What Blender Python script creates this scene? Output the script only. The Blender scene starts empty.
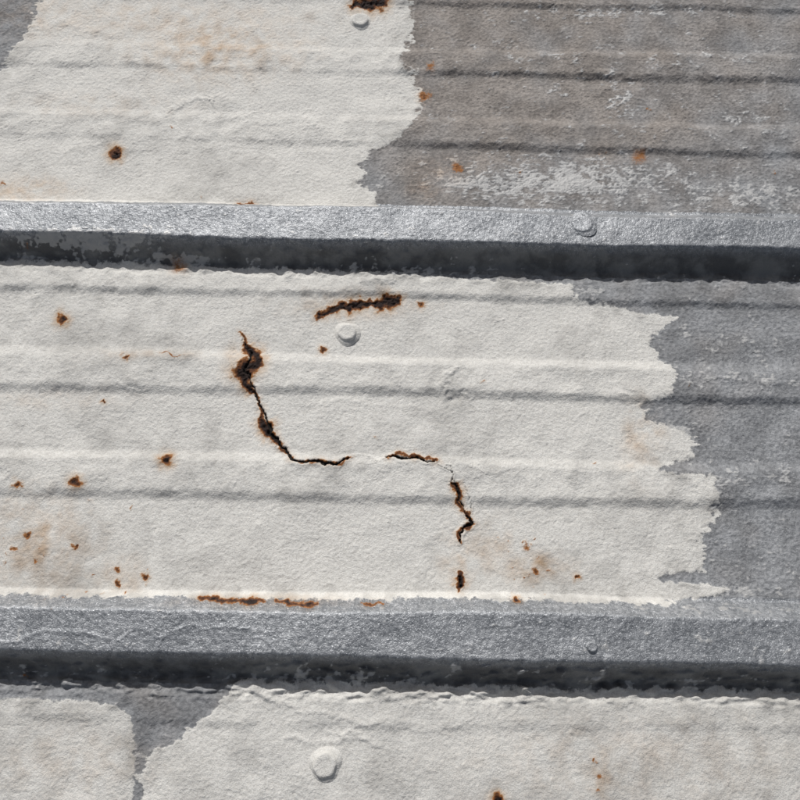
import bpy, math, numpy as np
from mathutils import Vector
rng=np.random.default_rng(7)
TAU=math.radians(20); H=0.8*math.cos(TAU); CY=-0.8*math.sin(TAU)
sT,cT=math.sin(TAU),math.cos(TAU)
def P(u,v,z=0.0):
    a=(u-400)/800; b=(v-400)/800
    d=(H-z)/(cT+b*sT)
    return d*a, CY+d*(sT-b*cT)
def UV(x,y):
    yy=np.clip(y,-1.0,3)-CY
    d=yy*sT+H*cT
    up=yy*cT-H*sT
    return 400+800*x/d, 400-800*up/d
# ---------------- noise ----------------
N=2048; PX=0.6
fx=np.fft.fftfreq(N,PX)[None,:]; fy=np.fft.fftfreq(N,PX)[:,None]
def band(seed,lo,hi,ang=None,an=1.0):
    r=np.random.default_rng(seed)
    w=np.fft.fft2(r.standard_normal((N,N),dtype=np.float32))
    if ang is None: f=np.sqrt(fx**2+fy**2)
    else:
        c,s=math.cos(ang),math.sin(ang)
        f=np.sqrt(((fx*c+fy*s)*an)**2+(-fx*s+fy*c)**2)
    g=np.exp(-(f*lo*0.8)**2*2.0)*(1-np.exp(-(f*hi)**2*2.0))
    o=np.real(np.fft.ifft2(w*g)).astype(np.float32)
    return o/o.std()
def samp(tile,x,y):
    X=(x*1000/PX)%N; Y=(y*1000/PX)%N
    i=X.astype(np.int32); j=Y.astype(np.int32); a=(X-i).astype(np.float32); b=(Y-j).astype(np.float32)
    i%=N; j%=N; i2=(i+1)%N; j2=(j+1)%N
    return (tile[j,i]*(1-a)+tile[j,i2]*a)*(1-b)+(tile[j2,i]*(1-a)+tile[j2,i2]*a)*b
def sstep(a,b,x):
    t=np.clip((x-a)/(b-a),0,1); return t*t*(3-2*t)
# ---------------- grid ----------------
def axis(a,b,step,far,grow,maxs):
    core=list(np.arange(a,b,step))
    o=[];s=step;p=core[-1]
    while p<far: s=min(s*grow,maxs); p+=s; o.append(p)
    q=[];s=step;p=core[0]
    while p>-far: s=min(s*grow,maxs); p-=s; q.append(p)
    return np.array(q[::-1]+core+o)
xs=axis(-.510,.510,.00082,2.6,1.12,.06)
ys=axis(-.39,.555,.00077,2.6,1.10,.013)
nx,ny=len(xs),len(ys)
def Kf(y): return np.interp(y,[-.25,.0,.16,.5],[-.017,-.021,-.031,-.028])
X,Yp=np.meshgrid(xs,ys)
X=X.ravel(); Yp=Yp.ravel()
Y=Yp+Kf(Yp)*np.clip(X,-.8,.8)
# ---------------- corrugation profile ----------------
PD=0.4176; Y0=0.2044
base=[(0,.026),(.037,.0255),(.055,0),(PD-.020,0),(PD,.026)]
micro=[(0,0),(.065,0),(.072,.0026),(.0885,.0034),(.0950,0),(.158,0),(.168,.0038),(.1960,.0040),(.2040,0),(.266,0),(.276,.0038),(.3055,.0040),(.3135,0),(PD,0)]
rr=np.linspace(0,PD,4177)[:-1]
k=np.exp(-(np.arange(-40,41)/14.0)**2); k/=k.sum()
def prf(p,k):
    pz=np.interp(rr,[q[0] for q in p],[q[1] for q in p]); h=len(k)//2
    return np.convolve(np.concatenate([pz[-h:],pz,pz[:h]]),k,'valid')
k2=np.exp(-(np.arange(-60,61)/24.0)**2); k2/=k2.sum()
pb=prf(base,k); pm=prf(micro,k2)
n_long=band(1,60,400,0.0,5.0); L=samp(n_long,X,Y)
warp=np.interp(Yp,[-.3,-.2,.25,.31,.45,.6],[-.004,-.004,0,.008,.016,.017])
warp=np.where(Yp<-.15,warp*sstep(-.15,-.2,Yp),warp)
r=(Y0-(Yp+warp)+L*0.0013)
n_w1=samp(band(2,8,50),X,Y)
r=r+n_w1*0.0003
ri=(r%PD)
U,V=UV(X,Y)
n_a=samp(band(20,7,24),X,Y); n_b=samp(band(21,7,24),X,Y)
n_c=samp(band(22,2.2,6),X,Y); n_d=samp(band(23,2.2,6),X,Y)
n_med=samp(band(3,4.5,14),X,Y)
n_fine=samp(band(4,1.7,3.6),X,Y)
n_st=samp(band(15,2.6,7),X,Y)
n_pit=samp(band(16,2.0,4.0),X,Y)
n_big=samp(band(5,25,120),X,Y)
n_huge=samp(band(6,90,500),X,Y)
n_h=samp(band(7,2.0,12,0.0,8.0),X,Y)
n_d1=samp(band(8,2.0,12,math.radians(35),5.0),X,Y)
n_d2=samp(band(9,2.0,12,math.radians(-50),5.0),X,Y)
n_cr=samp(band(10,9,40,math.radians(10),1.8),X,Y)
n_sel=samp(band(11,40,160),X,Y)
n_sel2=samp(band(12,14,60),X,Y)
Uw=U+.9*n_a+.45*n_c; Vw=V+.8*n_b+.45*n_d
Ub=U+1.5*n_a+.3*n_c+2.0*n_sel2+1.2*n_h; Vb=V+1.0*n_b+.3*n_d
def polysd(pts,u,v):
    inside=np.zeros(len(u),bool); dm=np.full(len(u),1e9,np.float32)
    n=len(pts)
    for i in range(n):
        x1,y1=pts[i]; x2,y2=pts[(i+1)%n]
        dx,dy=x2-x1,y2-y1
        t=np.clip(((u-x1)*dx+(v-y1)*dy)/(dx*dx+dy*dy+1e-9),0,1)
        d=(u-x1-t*dx)**2+(v-y1-t*dy)**2
        dm=np.minimum(dm,d)
        if y1!=y2:
            c=((y1>v)!=(y2>v))&(u<(x2-x1)*(v-y1)/(y2-y1)+x1)
            inside^=c
    d=np.sqrt(dm); return np.where(inside,d,-d)
PA=[(-900,85),(0,72),(14,50),(28,28),(34,12),(42,-10),(60,-60),(300,-90),(404,-40),(408,0),(414,18),(410,42),(402,58),(416,78),(421,98),(418,118),(404,138),(382,147),(368,155),(359,170),(362,186),(378,198),(384,232),(-900,232)]
PB=[(-900,255),(200,262),(572,285),(576,300),(620,308),(640,313),(680,317),(664,326),(653,338),(656,356),(671,366),(675,382),(673,397),(648,402),(642,411),(654,423),(688,430),(695,446),(690,460),(662,466),(656,472),(714,476),(719,490),(718,508),(711,524),(700,538),(706,556),(703,571),(660,576),(656,581),(690,583),(732,587),(722,595),(670,601),(674,608),(700,612),(655,628),(400,640),(-900,640)]
PC=[(141,1400),(140,800),(138,778),(150,752),(180,738),(202,718),(228,698),(240,670),(1500,670),(1500,1400)]
PDl=[(-900,698),(0,698),(92,700),(118,706),(131,716),(135,740),(134,800),(130,1400),(-900,1400)]
sdw=np.full(len(U),-60.0)
for poly,vlo,vhi in ((PA,-400,234),(PB,245,650),(PC,665,1500)):
    m=(V>vlo)&(V<vhi)
    s=polysd(poly,Ub[m],Vb[m]); sdw[m]=np.maximum(sdw[m],s)
sdD=np.full(len(U),-60.0); m=V>660
sdD[m]=polysd(PDl,U[m]+.8*n_a[m],V[m]+.8*n_b[m]); sdw=np.maximum(sdw,sdD)
rib_d=np.where(ri>PD/2,(PD-.012-ri),(ri-.058))*1000+1.0*n_b+.8*n_sel2
sdw=np.minimum(sdw,rib_d+0.3*n_c)
sdw=np.clip(sdw,-60,60)
white=sstep(-.8,1.2,sdw)
inA=sstep(440,360,U)*sstep(240,200,V)
am=1.0-.66*inA-.55*sstep(660,690,V)-.08*white*sstep(240,300,V)+.10*n_sel+.05*n_sel2
am=np.clip(am,.12,1.2)
z=(np.interp(ri,rr,pb)+np.interp(ri,rr,pm)*am)*1000
# ---------------- lines ----------------
def jag(pts,amp,it=3,seed=0):
    rg=np.random.default_rng(seed); p=[np.array(q,float) for q in pts]
    for k in range(it):
        o=[p[0]]
        for a,b in zip(p[:-1],p[1:]):
            d=b-a; mid=(a+b)/2; mid[:2]+=np.array([-d[1],d[0]])*rg.normal()*amp
            if len(mid)>2: mid[2]*=rg.uniform(.7,1.35)
            o+= [mid,b]
        p=o
    return p
def line(pts,u,v,pad):
    P_=np.array(pts); x0,y0=P_[:,0].min()-pad,P_[:,1].min()-pad; x1,y1=P_[:,0].max()+pad,P_[:,1].max()+pad
    idx=np.nonzero((u>x0)&(u<x1)&(v>y0)&(v<y1))[0]
    uu=u[idx]; vv=v[idx]; best=np.full(len(idx),1e9); bw=np.ones(len(idx))
    for a,b in zip(pts[:-1],pts[1:]):
        dx,dy=b[0]-a[0],b[1]-a[1]
        t=np.clip(((uu-a[0])*dx+(vv-a[1])*dy)/(dx*dx+dy*dy+1e-9),0,1)
        d=np.hypot(uu-a[0]-t*dx,vv-a[1]-t*dy); w=a[2]+(b[2]-a[2])*t
        k=d<best; best=np.where(k,d,best); bw=np.where(k,w,bw)
    return idx,best,bw
crack=np.full(len(U),-9.0); cdist=np.full(len(U),99.0)
rust=np.full(len(U),-9.0); stain=np.zeros(len(U))
cr=[
 [(243,334,.2),(247,345,.6),(251,356,.9),(244,372,1.1),(251,382,.8),(256,396,1.1),(262,408,.9),(267,420,1.0),(269,433,1.9),(279,441,1.0),(287,452,1.3),(294,461,1.5),(310,462,1.3),(330,464,1.4),(342,462,1.0),(350,458,.6)],
 [(350,458,.1),(366,457,.2),(386,459,.2)],
 [(386,458,.7),(405,459,1.2),(420,459,1.0),(436,462,.7)],
 [(436,462,.3),(446,470,.4),(451,484,.6),(459,495,.9),(464,507,.7),(468,517,.9),(473,523,1.3),(464,527,1.1),(460,534,1.1),(460,543,.7)],
 [(464,486,.2),(470,500,.35),(471,520,.4)],[(446,466,.2),(452,480,.4),(462,490,.2)],
 [(458,574,.3),(460,582,.9),(459,590,.3)]]
for i,c in enumerate(cr):
    pts=jag(c,.13,2,i+3)
    idx,d,w=line(pts,U+.3*n_c,V+.3*n_d,12)
    crack[idx]=np.maximum(crack[idx],w-d); cdist[idx]=np.minimum(cdist[idx],np.maximum(d-w,0)/np.clip(w/1.2,.3,1))
rl=[
 [(316,319,1.6),(328,311,2.4),(342,305,3.4),(356,306,4.4),(368,303,2.8),(380,305,5.0),(392,302,5.2),(400,300,2.5)],
 [(202,599,2.0),(222,602,2.4),(240,602,2.0),(252,604,3.4),(266,603,1.6)],[(278,602,2.2),(292,605,2.4),(304,606,2.7),(319,605,1.6)],
 [(362,606,1.2),(384,605,1.2)],[(352,8,2.6),(366,4,4.0),(384,-1,4)],
 [(246,345,2.4),(256,355,4.8),(259,362,4.3),(246,368,6.6),(245,379,6.0),(254,392,2.0)],
 [(254,392,1.6),(262,410,1.8),(269,434,4.2),(280,443,1.9),(292,459,1.8)],[(292,460,1.0),(330,465,1.5),(350,459,1.4)],[(388,459,1.2),(436,461,1.8)],
 [(452,484,1.4),(458,492,3.3),(467,514,1.9),(473,523,1.8),(461,530,1.5),(460,543,1.2)],
 [(458,572,2.0),(461,582,3.4),(459,591,1.7)],[(238,206,1.3),(256,207,1.3)],[(240,333,1.3),(246,345,2.0)],
 [(160,354,.5),(186,356,.4)]]
for i,c in enumerate(rl):
    pts=jag(c,.10,2,i+50)
    idx,d,w=line(pts,Uw,Vw,26)
    rust[idx]=np.maximum(rust[idx],(1-d/(w*1.45))*np.clip(w/3.2,.4,1.1)); stain[idx]=np.maximum(stain[idx],np.exp(-(d/(w*1.6+2.2))**2)*np.clip(w/4,.25,1)*.8)
sp=[(117,155,5.5,1),(64,320,5,1),(168,460,5.5,1),(128,358,2.8,.6),(20,485,3.6,.55),(78,483,5,.75),(28,535,3.2,.5),(14,549,3,.4),(118,570,2.6,.5),(118,584,3,.6),(146,577,3,.6),(75,547,2.4,.7),(515,601,3,.9),(577,577,3,.7),(425,96,4.5,.4),(431,68,4,.25),(458,168,5,.35),(640,157,6,.2),(499,798,5,.9),(323,350,3,.6),(421,305,3,.5),(536,572,4,.45),(527,548,3,.3),(104,402,1.6,.8),(3,184,3,.3),(36,560,2,.4),(180,268,7,.2),(597,760,2.2,.35),(601,776,3.2,.3),(598,790,2,.3)]
for i in range(50):
    a,b=[(rng.uniform(0,170),rng.uniform(500,605)),(rng.uniform(490,550),rng.uniform(530,600)),(rng.uniform(0,800),rng.uniform(0,800))][i%3]
    sp.append((a,b,rng.uniform(.5,1.1),rng.uniform(.2,.45)))
for a,b,w,s in sp:
    e_=rng.uniform(.2,w*.35+.2); an=rng.normal(0,.6)
    idx,d,ww=line([(a-e_*math.cos(an),b-e_*math.sin(an),w),(a+e_*math.cos(an),b+e_*math.sin(an),w*.8)],Uw,Vw,w*4)
    rust[idx]=np.maximum(rust[idx],(1-d/(ww*1.3))*s); stain[idx]=np.maximum(stain[idx],np.exp(-(d/(ww*1.6+.5))**2)*s*.9)
broad=np.zeros(len(U))
for a,b,su,sv,s in [(215,48,80,32,.28),(160,20,160,20,.16),(30,15,60,25,.18),(40,545,55,45,.28),(120,575,30,20,.2),(535,568,30,14,.38),(490,545,30,25,.2),(20,190,50,14,.26),(245,365,20,25,.3),(358,306,60,14,.24),(265,603,80,8,.3),(460,560,20,30,.22),(425,190,25,10,.25),(600,775,14,28,.28),(650,430,18,12,.2),(150,356,50,6,.2),(100,105,90,14,.1),(445,170,25,16,.25),(640,440,18,40,.22),(60,400,90,10,.1),(640,760,180,50,.1),(70,760,90,40,.1)]:
    broad=np.maximum(broad,s*np.exp(-((U-a)/su)**2-((V-b)/sv)**2))
broad=broad*np.clip(.9+.35*n_sel2+.12*n_med,0,2)
stain=np.clip(np.maximum(stain,broad),0,1)
scr=np.zeros(len(U))
for a,b,su,sv,s in [(560,182,130,22,1.05),(470,185,50,14,.85),(740,196,90,18,.75),(610,14,90,8,.5),(620,100,18,34,.5),(520,60,60,14,.25),(760,120,70,14,.4),(700,60,100,10,.3),(672,442,22,17,1.8),(560,293,50,5,.6),(740,380,80,10,.6),(740,480,80,11,.55),(750,592,70,10,.65),(640,372,30,6,.6),(740,610,90,7,.6),(700,640,200,12,.25),(740,340,60,20,.3),(740,550,60,20,.3)]:
    scr=np.maximum(scr,s*np.exp(-((U-a)/su)**2-((V-b)/sv)**2))
for a,b,su,sv,s in [(100,248,80,9,1.2),(190,264,60,7,.8),(20,262,60,9,.8),(420,272,80,6,.7),(330,678,140,8,.6),(60,672,80,7,.5),(620,684,140,6,.4)]:
    scr=np.maximum(scr,s*np.exp(-((U-a)/su)**2-((V-b)/sv)**2))
scr_n=scr+.14*n_h+.14*n_med+.20*n_sel2+.08*n_d1-.6
tone=np.zeros(len(U))
tone+=.32*sstep(4,-4,U-151+1.5*n_a)*sstep(503,508,V)*sstep(612,605,V)
tone+=.28*sstep(4,-4,U-221+2*n_a)*sstep(402,408,V)*sstep(470,462,V)
tone+=.4*sstep(240,620,U)*(V>670)
tone+=.5*(sdD>0)+.12*sstep(260,270,V)*sstep(420,300,V)
tone+=.18*n_huge+.14*n_sel+.12*n_sel2+.05*L+.04*n_h
tone+=.55*sstep(16,0,sdw)*np.clip(.4+.5*n_sel2,0,1)
ribm=((ri>PD-.024)|(ri<.062)).astype(float)
silver=np.clip(ribm+.35*sstep(600,760,U)*sstep(290,360,V),0,1)
silver=np.clip(silver+.5*sstep(-.3,.3,scr_n)*(V<240)*(U>420),0,1)
warm=sstep(235,200,V)*sstep(330,420,U)*sstep(1000,500,U)
warm=np.clip(warm*(1-.45*sstep(120,200,V))+.15*n_sel,0,1)
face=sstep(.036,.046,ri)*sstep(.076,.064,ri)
# ---------------- relief (mm) ----------------
sel1=np.clip(.4+.6*n_sel2,0,1.3)*np.clip(.5+.5*n_sel,0,1); sel2=np.clip(.4-.6*n_sel2,0,1.3)*np.clip(.5-.6*n_sel,0,1)
upl=sstep(240,150,V)
rough=np.clip(1+.5*n_sel2,.25,2.2)
isrib=ribm*(1-face)
stip=np.where(n_st>0,n_st*1.25,n_st*.35)
zz=.05*n_med*rough+.055*stip*np.clip(1.05+.3*n_sel,.4,1.6)+.036*n_fine
zz+=.022*n_h+.06*n_d1*sel1*(.3+1.0*upl)+.06*n_d2*sel2*(.3+1.0*upl)
zz*=1-.35*isrib
zz-=.45*sstep(2.5,3.4,n_pit+.25*n_sel2)
zz+=.28*n_big+.5*n_huge
crease=np.exp(-(n_cr/.05)**2)*np.clip(n_sel2*.9-.2,0,1.2)
zz+=.28*crease
zz+=(1-white)*(1-ribm)*(.03*n_fine+.05*stip+.02*n_h+.03*n_d1)
zz+=.45*sstep(-2,3,sdw)+.28*np.exp(-((sdw-2.6)/2.6)**2)*np.clip(.5+.5*n_sel2,0,1.4)
zz+=.25*sstep(0,.4,scr_n)*(1-white)
low=sstep(550,600,V)
n13=samp(band(13,5,22,0.0,2.5),X,Y)
zz+=face*(.8*n_sel2+(.35+.8*low)*n13+.15*n_med)
tear=np.exp(-(samp(band(14,7,30,0.0,4.0),X,Y)/.12)**2)*np.clip(n_sel+.5,0,1)
zz+=tear*.7*face*(.4+low)
for pts,h,w in [([(0,640,1),(80,634,1),(170,640,1),(260,632,1)],.4,2),([(250,690,1),(270,700,1),(300,712,1),(390,718,1),(395,730,1)],.7,3),
   ([(285,738,1),(320,742,1),(380,746,1)],.7,3),([(170,110,1),(198,98,1),(214,106,1)],.9,2),([(120,384,1),(128,390,1),(140,392,1)],.7,2),
   ([(70,150,1),(110,142,1),(140,150,1)],.5,3),([(230,120,1),(262,112,1)],.6,2),([(446,398,1),(442,386,1),(446,376,1),(455,371,1)],1.5,3.2),([(450,400,1),(460,400,1),(464,392,1)],-1.1,2.5),
   ([(250,745,1),(262,768,1),(258,800,1)],.5,4),([(330,730,1),(400,722,1),(460,726,1)],.4,3),
   ([(365,283,1),(378,279,1),(392,282,1)],1.6,4),([(208,96,1),(215,110,1)],.8,1.5),([(20,300,1),(60,290,1)],.5,3),([(600,440,1),(640,460,1)],.4,3),([(180,150,1),(240,142,1),(330,150,1)],.35,3),
   ([(240,282,1),(243,300,1),(242,318,1),(243,334,1)],.5,1.6),([(0,30,1),(60,22,1),(110,34,1)],.5,3),([(10,95,1),(70,100,1),(90,92,1)],.4,2.5),([(440,462,1),(470,466,1),(520,464,1)],.5,2.5),([(300,405,1),(360,402,1),(430,412,1)],.35,2.5),([(640,330,1),(650,380,1)],.4,3),([(700,378,1),(740,382,1),(800,378,1)],.6,2.5),([(600,95,1),(625,80,1),(700,70,1)],.5,2),([(560,50,1),(600,45,1),(620,38,1)],.5,2)]:
    idx,d,ww=line(jag(pts,.12,2,int(pts[0][0])),Uw,Vw,14); zz[idx]+=h*np.exp(-(d/w)**2)
for i in range(900):
    a=rng.uniform(-20,820); b=rng.uniform(-20,820); w=rng.uniform(.6,2.2)
    L_=rng.uniform(.5,8)*rng.uniform(.2,1); an=rng.normal(0,.7)
    xa,ya=P(a,b)
    i0,i1=np.searchsorted(xs,[xa-.016,xa+.016]); ypc=ya-Kf(ya)*xa; j0,j1=np.searchsorted(ys,[ypc-.016,ypc+.016])
    if i1-i0<3 or j1-j0<3: continue
    jj,ii=np.mgrid[j0:j1,i0:i1]; idx=(jj*nx+ii).ravel()
    du=Uw[idx]-a; dv=Vw[idx]-b; c,s=math.cos(an),math.sin(an)
    p=du*c+dv*s; q=-du*s+dv*c; p=np.maximum(np.abs(p)-L_,0)
    zz[idx]+=rng.choice([.5,.4,.3,-.35,-.45])*np.exp(-(p*p+q*q)/(w*w))*rng.uniform(.4,1)
zz-=3.0*sstep(-.3,1.0,crack)
zz+=.8*np.exp(-((cdist-1.8)/2.2)**2)*(cdist<20)
rp=sstep(.25,.7,rust); zz+=rp*(-.5+.3*n_fine+.45*n_med)+.3*np.exp(-((rust-.1)/.18)**2)*(rust>-5)
dens=(np.abs(X)<.53)&(Yp>-.41)&(Yp<.58)
zz=np.where(dens,zz,.2*n_big)
Z=(z+zz)/1000
# ---------------- mesh ----------------
me=bpy.data.meshes.new("metal_roof")
co=np.stack([X,Y,Z],1).astype(np.float32)
me.vertices.add(len(co)); me.vertices.foreach_set("co",co.ravel())
j,i=np.mgrid[0:ny-1,0:nx-1]; a=(j*nx+i).ravel()
q=np.stack([a,a+1,a+nx+1,a+nx],1).astype(np.int32)
me.loops.add(q.size); me.loops.foreach_set("vertex_index",q.ravel())
me.polygons.add(len(q)); me.polygons.foreach_set("loop_start",np.arange(0,q.size,4,dtype=np.int32))
try: me.polygons.foreach_set("loop_total",np.full(len(q),4,np.int32))
except Exception: pass
me.update(calc_edges=True)
me.polygons.foreach_set("use_smooth",np.ones(len(q),bool))
def attr(n,arr):
    t=me.attributes.new(n,'FLOAT','POINT'); t.data.foreach_set("value",np.ascontiguousarray(arr,dtype=np.float32))
attr("sdw",sdw/10); attr("crack",np.clip(crack,-5,5)); attr("rust",np.clip(rust,-2,2)); attr("stain",stain)
attr("scr",np.clip(scr_n,-2,2)); attr("tone",tone); attr("silver",silver); attr("warm",warm); attr("face",face)
roof=bpy.data.objects.new("metal_roof",me); bpy.context.collection.objects.link(roof)
# ---------------- materials ----------------
class NT:
    def __init__(s,name):
        s.m=bpy.data.materials.new(name); s.m.use_nodes=True; s.t=s.m.node_tree; s.t.nodes.clear()
    def n(s,ty,**k):
        o=s.t.nodes.new(ty)
        for a,b in k.items(): setattr(o,a,b)
        return o
    def l(s,a,b): s.t.links.new(a,b)
    def put(s,sock,v):
        if hasattr(v,'is_linked') or hasattr(v,'links'): s.l(v,sock)
        else: sock.default_value=v
    def at(s,name): return s.n('ShaderNodeAttribute',attribute_name=name).outputs['Fac']
    def math(s,op,a,b=0.0,c=None):
        o=s.n('ShaderNodeMath',operation=op); s.put(o.inputs[0],a); s.put(o.inputs[1],b)
        if c is not None: s.put(o.inputs[2],c)
        return o.outputs[0]
    def rng(s,v,a,b,c=0.0,d=1.0,smooth=True):
        o=s.n('ShaderNodeMapRange',interpolation_type='SMOOTHSTEP' if smooth else 'LINEAR')
        s.put(o.inputs[0],v)
        for i,q in enumerate((a,b,c,d)): o.inputs[i+1].default_value=q
        return o.outputs[0]
    def mix(s,f,a,b):
        o=s.n('ShaderNodeMix',data_type='RGBA'); s.put(o.inputs[0],f); s.put(o.inputs[6],a); s.put(o.inputs[7],b); return o.outputs[2]
    def mul(s,a,f):
        o=s.n('ShaderNodeMix',data_type='RGBA',blend_type='MULTIPLY'); o.inputs[0].default_value=1; s.put(o.inputs[6],a); s.put(o.inputs[7],f); return o.outputs[2]
    def noise(s,co,scale,det=4,ro=.55):
        o=s.n('ShaderNodeTexNoise'); s.l(co,o.inputs['Vector']); o.inputs['Scale'].default_value=scale; o.inputs['Detail'].default_value=det; o.inputs['Roughness'].default_value=ro; return o.outputs['Fac']
def rgb(r,g,b): return (r,g,b,1)
def coatmat(name,mode):
    T=NT(name); co=T.n('ShaderNodeTexCoord').outputs['Object']
    nf=T.noise(co,900,3); nm=T.noise(co,260,4); nb=T.noise(co,30,5,.6)
    c=lambda v:T.math('SUBTRACT',v,.5)
    wm=T.at("warm") if mode=='roof' else 0.0
    g=T.mix(wm,rgb(.262,.266,.274),rgb(.280,.253,.232))
    g=T.mix(T.rng(nb,.35,.65),T.mul(g,rgb(1.12,1.12,1.12)),T.mul(g,rgb(.78,.775,.77)))
    g=T.mix(T.rng(nm,.3,.7),T.mul(g,rgb(.78,.78,.78)),T.mul(g,rgb(1.22,1.22,1.22)))
    sf=T.at("silver") if mode=='roof' else 0.0
    if mode=='silver': sf=1.0
    sil=T.mix(T.rng(nm,.35,.65),rgb(.245,.254,.268),rgb(.40,.41,.425))
    sil=T.mix(T.rng(nb,.3,.65),sil,T.mul(sil,rgb(.76,.77,.78)))
    sil=T.mix(T.rng(nf,.58,.68),sil,rgb(.72,.73,.75))
    if mode=='roof': sil=T.mix(T.at("face"),sil,T.mix(T.rng(nb,.4,.6),rgb(.11,.11,.11),rgb(.22,.22,.215)))  # same silver coat on the rib's lower face, its shade darkened into the colour
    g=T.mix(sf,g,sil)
    w=rgb(.712,.698,.662)
    w2=rgb(.50,.488,.462)
    tn=T.at("tone") if mode=='roof' else .15
    wcol=T.mix(T.math('ADD',T.math('MULTIPLY',c(nb),.9),tn),w,w2)
    wcol=T.mix(T.rng(nf,.32,.60),T.mul(wcol,rgb(.84,.83,.82)),wcol)
    wcol=T.mix(T.rng(nm,.35,.6),T.mul(wcol,rgb(.91,.905,.90)),wcol)
    if mode=='roof':
        sc=T.rng(T.math('ADD',T.at("scr"),T.math('MULTIPLY',c(nm),1.1)),-.05,.32,0,.75)
        g=T.mix(sc,g,rgb(.50,.495,.485))
        wf=T.rng(T.math('ADD',T.at("sdw"),T.math('ADD',T.math('MULTIPLY',c(nm),.65),T.math('MULTIPLY',c(nf),.35))),-.09,.16)
        col=T.mix(wf,g,wcol)
        st=T.at("stain")
        s2=T.rng(T.math('ADD',st,T.math('MULTIPLY',c(nm),.22)),.02,.85,0,1,False)
        col=T.mix(s2,col,T.mul(col,rgb(.78,.49,.25)))
        ru=T.math('ADD',T.at("rust"),T.math('MULTIPLY',c(nf),.34))
        col=T.mix(T.rng(ru,-.02,.22),col,rgb(.31,.13,.04))
        col=T.mix(T.rng(ru,.18,.42),col,rgb(.10,.036,.014))
        col=T.mix(T.rng(ru,.46,.72),col,rgb(.018,.009,.007))
        col=T.mix(T.rng(T.at("crack"),-.15,.45),col,rgb(.012,.009,.007))
        isw=wf
    else:
        col=wcol if mode=='white' else g; isw=1.0 if mode=='white' else 0.0
    b=T.n('ShaderNodeBsdfPrincipled'); T.l(col,b.inputs['Base Color'])
    inv=T.math('SUBTRACT',1.0,isw)
    met=T.math('MULTIPLY',T.math('MULTIPLY',inv,sf),.42)
    if mode=='roof':
        met=T.math('MULTIPLY',met,T.math('SUBTRACT',1.0,T.rng(T.at("rust"),0,.2)))
        met=T.math('MULTIPLY',met,T.math('SUBTRACT',1.0,T.at("face")))
    T.put(b.inputs['Metallic'],met)
    ro=T.math('SUBTRACT',.80,T.math('MULTIPLY',T.math('MULTIPLY',inv,sf),.34)); T.put(b.inputs['Roughness'],ro)
    b.inputs['Specular IOR Level'].default_value=.28
    hgt=T.math('ADD',T.math('MULTIPLY',nf,.5),nm)
    bp=T.n('ShaderNodeBump'); bp.inputs['Strength'].default_value=.85; bp.inputs['Distance'].default_value=.0012
    T.l(hgt,bp.inputs['Height']); T.l(bp.outputs[0],b.inputs['Normal'])
    o=T.n('ShaderNodeOutputMaterial'); T.l(b.outputs[0],o.inputs[0]); return T.m
me.materials.append(coatmat("painted_roof","roof"))
mw=coatmat("white_coat","white"); ms=coatmat("silver_coat","silver")
# ---------------- screws ----------------
import bmesh
def screw(u,v,z,R,hh,mat,seed):
    rg=np.random.default_rng(seed); x,y=P(u,v,z)
    bm=bmesh.new(); S=48
    prof=[(1.55,-.5),(1.35,.0),(1.18,.22),(1.06,.42),(1.0,.85),(.93,1.0),(.8,1.06),(.62,1.0),(.3,.96)]
    rings=[]; ph=rg.uniform(0,6)
    for k,(a,h) in enumerate(prof):
        ring=[]
        for s in range(S):
            t=2*math.pi*s/S
            wob=1+.03*math.sin(2*t+ph)+.02*math.sin(5*t+ph*2)+(0.06*math.sin(3*t+ph)if a>1.1 else 0)
            hexf=1+(.02*math.cos(6*t+ph) if .7<a<1.1 else 0)
            ring.append(bm.verts.new((a*R*wob*hexf*math.cos(t),a*R*wob*hexf*math.sin(t),h*hh+rg.normal()*.00005)))
        rings.append(ring)
    for r0,r1 in zip(rings[:-1],rings[1:]):
        for s in range(S): bm.faces.new((r0[s],r0[(s+1)%S],r1[(s+1)%S],r1[s]))
    bm.faces.new(rings[-1])
    m=bpy.data.meshes.new("roofing_screw"); bm.to_mesh(m); bm.free()
    for p in m.polygons: p.use_smooth=True
    m.materials.append(mat)
    o=bpy.data.objects.new("roofing_screw",m); o.location=(x,y,z); o.rotation_euler=(rg.normal()*.04,rg.normal()*.04,rg.uniform(0,6))
    bpy.context.collection.objects.link(o)
screw(360,21,.0010,.0092,.0032,mw,1)
screw(347,333,.0010,.0090,.0034,mw,2)
screw(325,765,.0010,.0098,.0034,mw,3)
screw(582,224,.0258,.0100,.0015,ms,4)
screw(592,647,.0258,.0042,.0020,ms,5)
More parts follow.
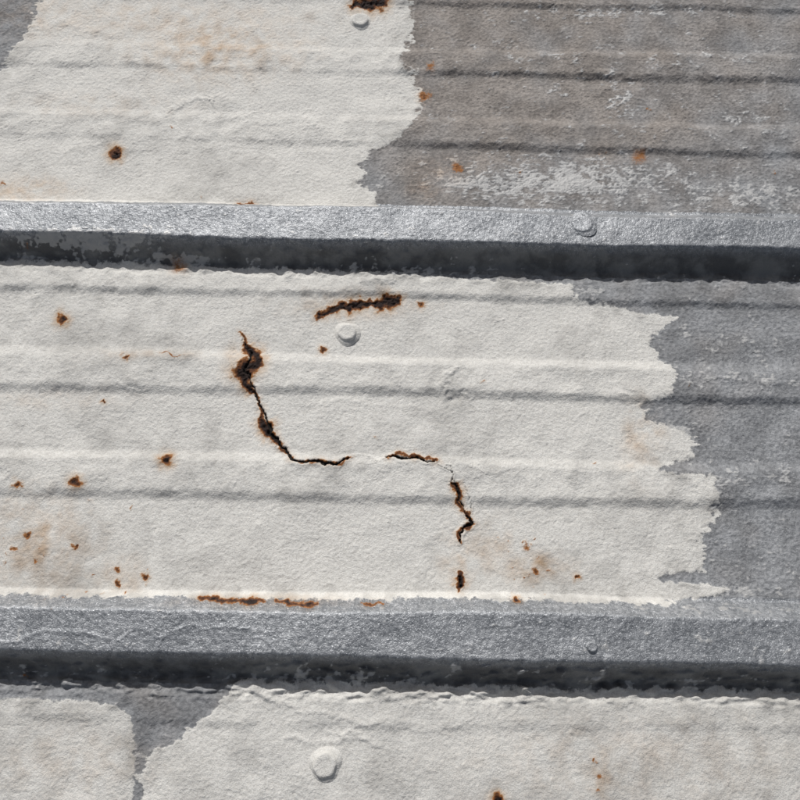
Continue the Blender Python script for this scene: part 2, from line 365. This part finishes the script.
# ---------------- building below & ground ----------------
def simple(name,col,sc):
    T=NT(name); co=T.n('ShaderNodeTexCoord').outputs['Object']; n=T.noise(co,sc,6)
    b=T.n('ShaderNodeBsdfPrincipled'); T.l(T.mix(n,rgb(*[x*.6 for x in col]),rgb(*[x*1.3 for x in col])),b.inputs['Base Color']); b.inputs['Roughness'].default_value=.9
    o=T.n('ShaderNodeOutputMaterial'); T.l(b.outputs[0],o.inputs[0]); return T.m
gm=bpy.data.meshes.new("ground"); gm.from_pydata([(-400,-400,-3),(400,-400,-3),(400,400,-3),(-400,400,-3)],[],[(0,1,2,3)]); gm.materials.append(simple("soil",(.16,.14,.11),.8))
bpy.context.collection.objects.link(bpy.data.objects.new("ground",gm))
e=2.5; vb=[(-e,-e,-3),(e,-e,-3),(e,e,-3),(-e,e,-3),(-e,-e,-.06),(e,-e,-.06),(e,e,-.06),(-e,e,-.06)]
wm=bpy.data.meshes.new("walls"); wm.from_pydata(vb,[],[(0,1,5,4),(1,2,6,5),(2,3,7,6),(3,0,4,7),(4,5,6,7)]); wm.materials.append(simple("wall_paint",(.4,.39,.36),2))
wo=bpy.data.objects.new("walls",wm); bpy.context.collection.objects.link(wo); wo.parent=roof
# ---------------- camera & light ----------------
cd=bpy.data.cameras.new("camera"); cam=bpy.data.objects.new("camera",cd); bpy.context.collection.objects.link(cam)
cam.location=(0,CY,H); cam.rotation_euler=(TAU,0,0); cd.sensor_width=36; cd.lens=36; cd.clip_end=2000; cd.clip_start=.01
bpy.context.scene.camera=cam
EL=math.radians(40); d=Vector((-.28,1,0)).normalized()*math.cos(EL); d.z=math.sin(EL)
sl=bpy.data.lights.new("sun",'SUN'); sl.energy=3.25; sl.angle=math.radians(.55); sl.color=(1,.985,.96)
so=bpy.data.objects.new("sun",sl); so.rotation_euler=d.to_track_quat('Z','Y').to_euler(); bpy.context.collection.objects.link(so)
w=bpy.data.worlds.new("World"); bpy.context.scene.world=w; w.use_nodes=True; t=w.node_tree
sk=t.nodes.new('ShaderNodeTexSky'); sk.sky_type='NISHITA'; sk.sun_disc=False; sk.sun_elevation=EL; sk.sun_rotation=math.atan2(d.x,d.y); sk.dust_density=3.0
hs=t.nodes.new('ShaderNodeHueSaturation'); hs.inputs['Saturation'].default_value=.55; t.links.new(sk.outputs[0],hs.inputs['Color'])
bg=t.nodes['Background']; t.links.new(hs.outputs[0],bg.inputs[0]); bg.inputs[1].default_value=.06
sc=bpy.context.scene; sc.view_settings.view_transform='Standard'; sc.view_settings.look='None'; sc.view_settings.exposure=0
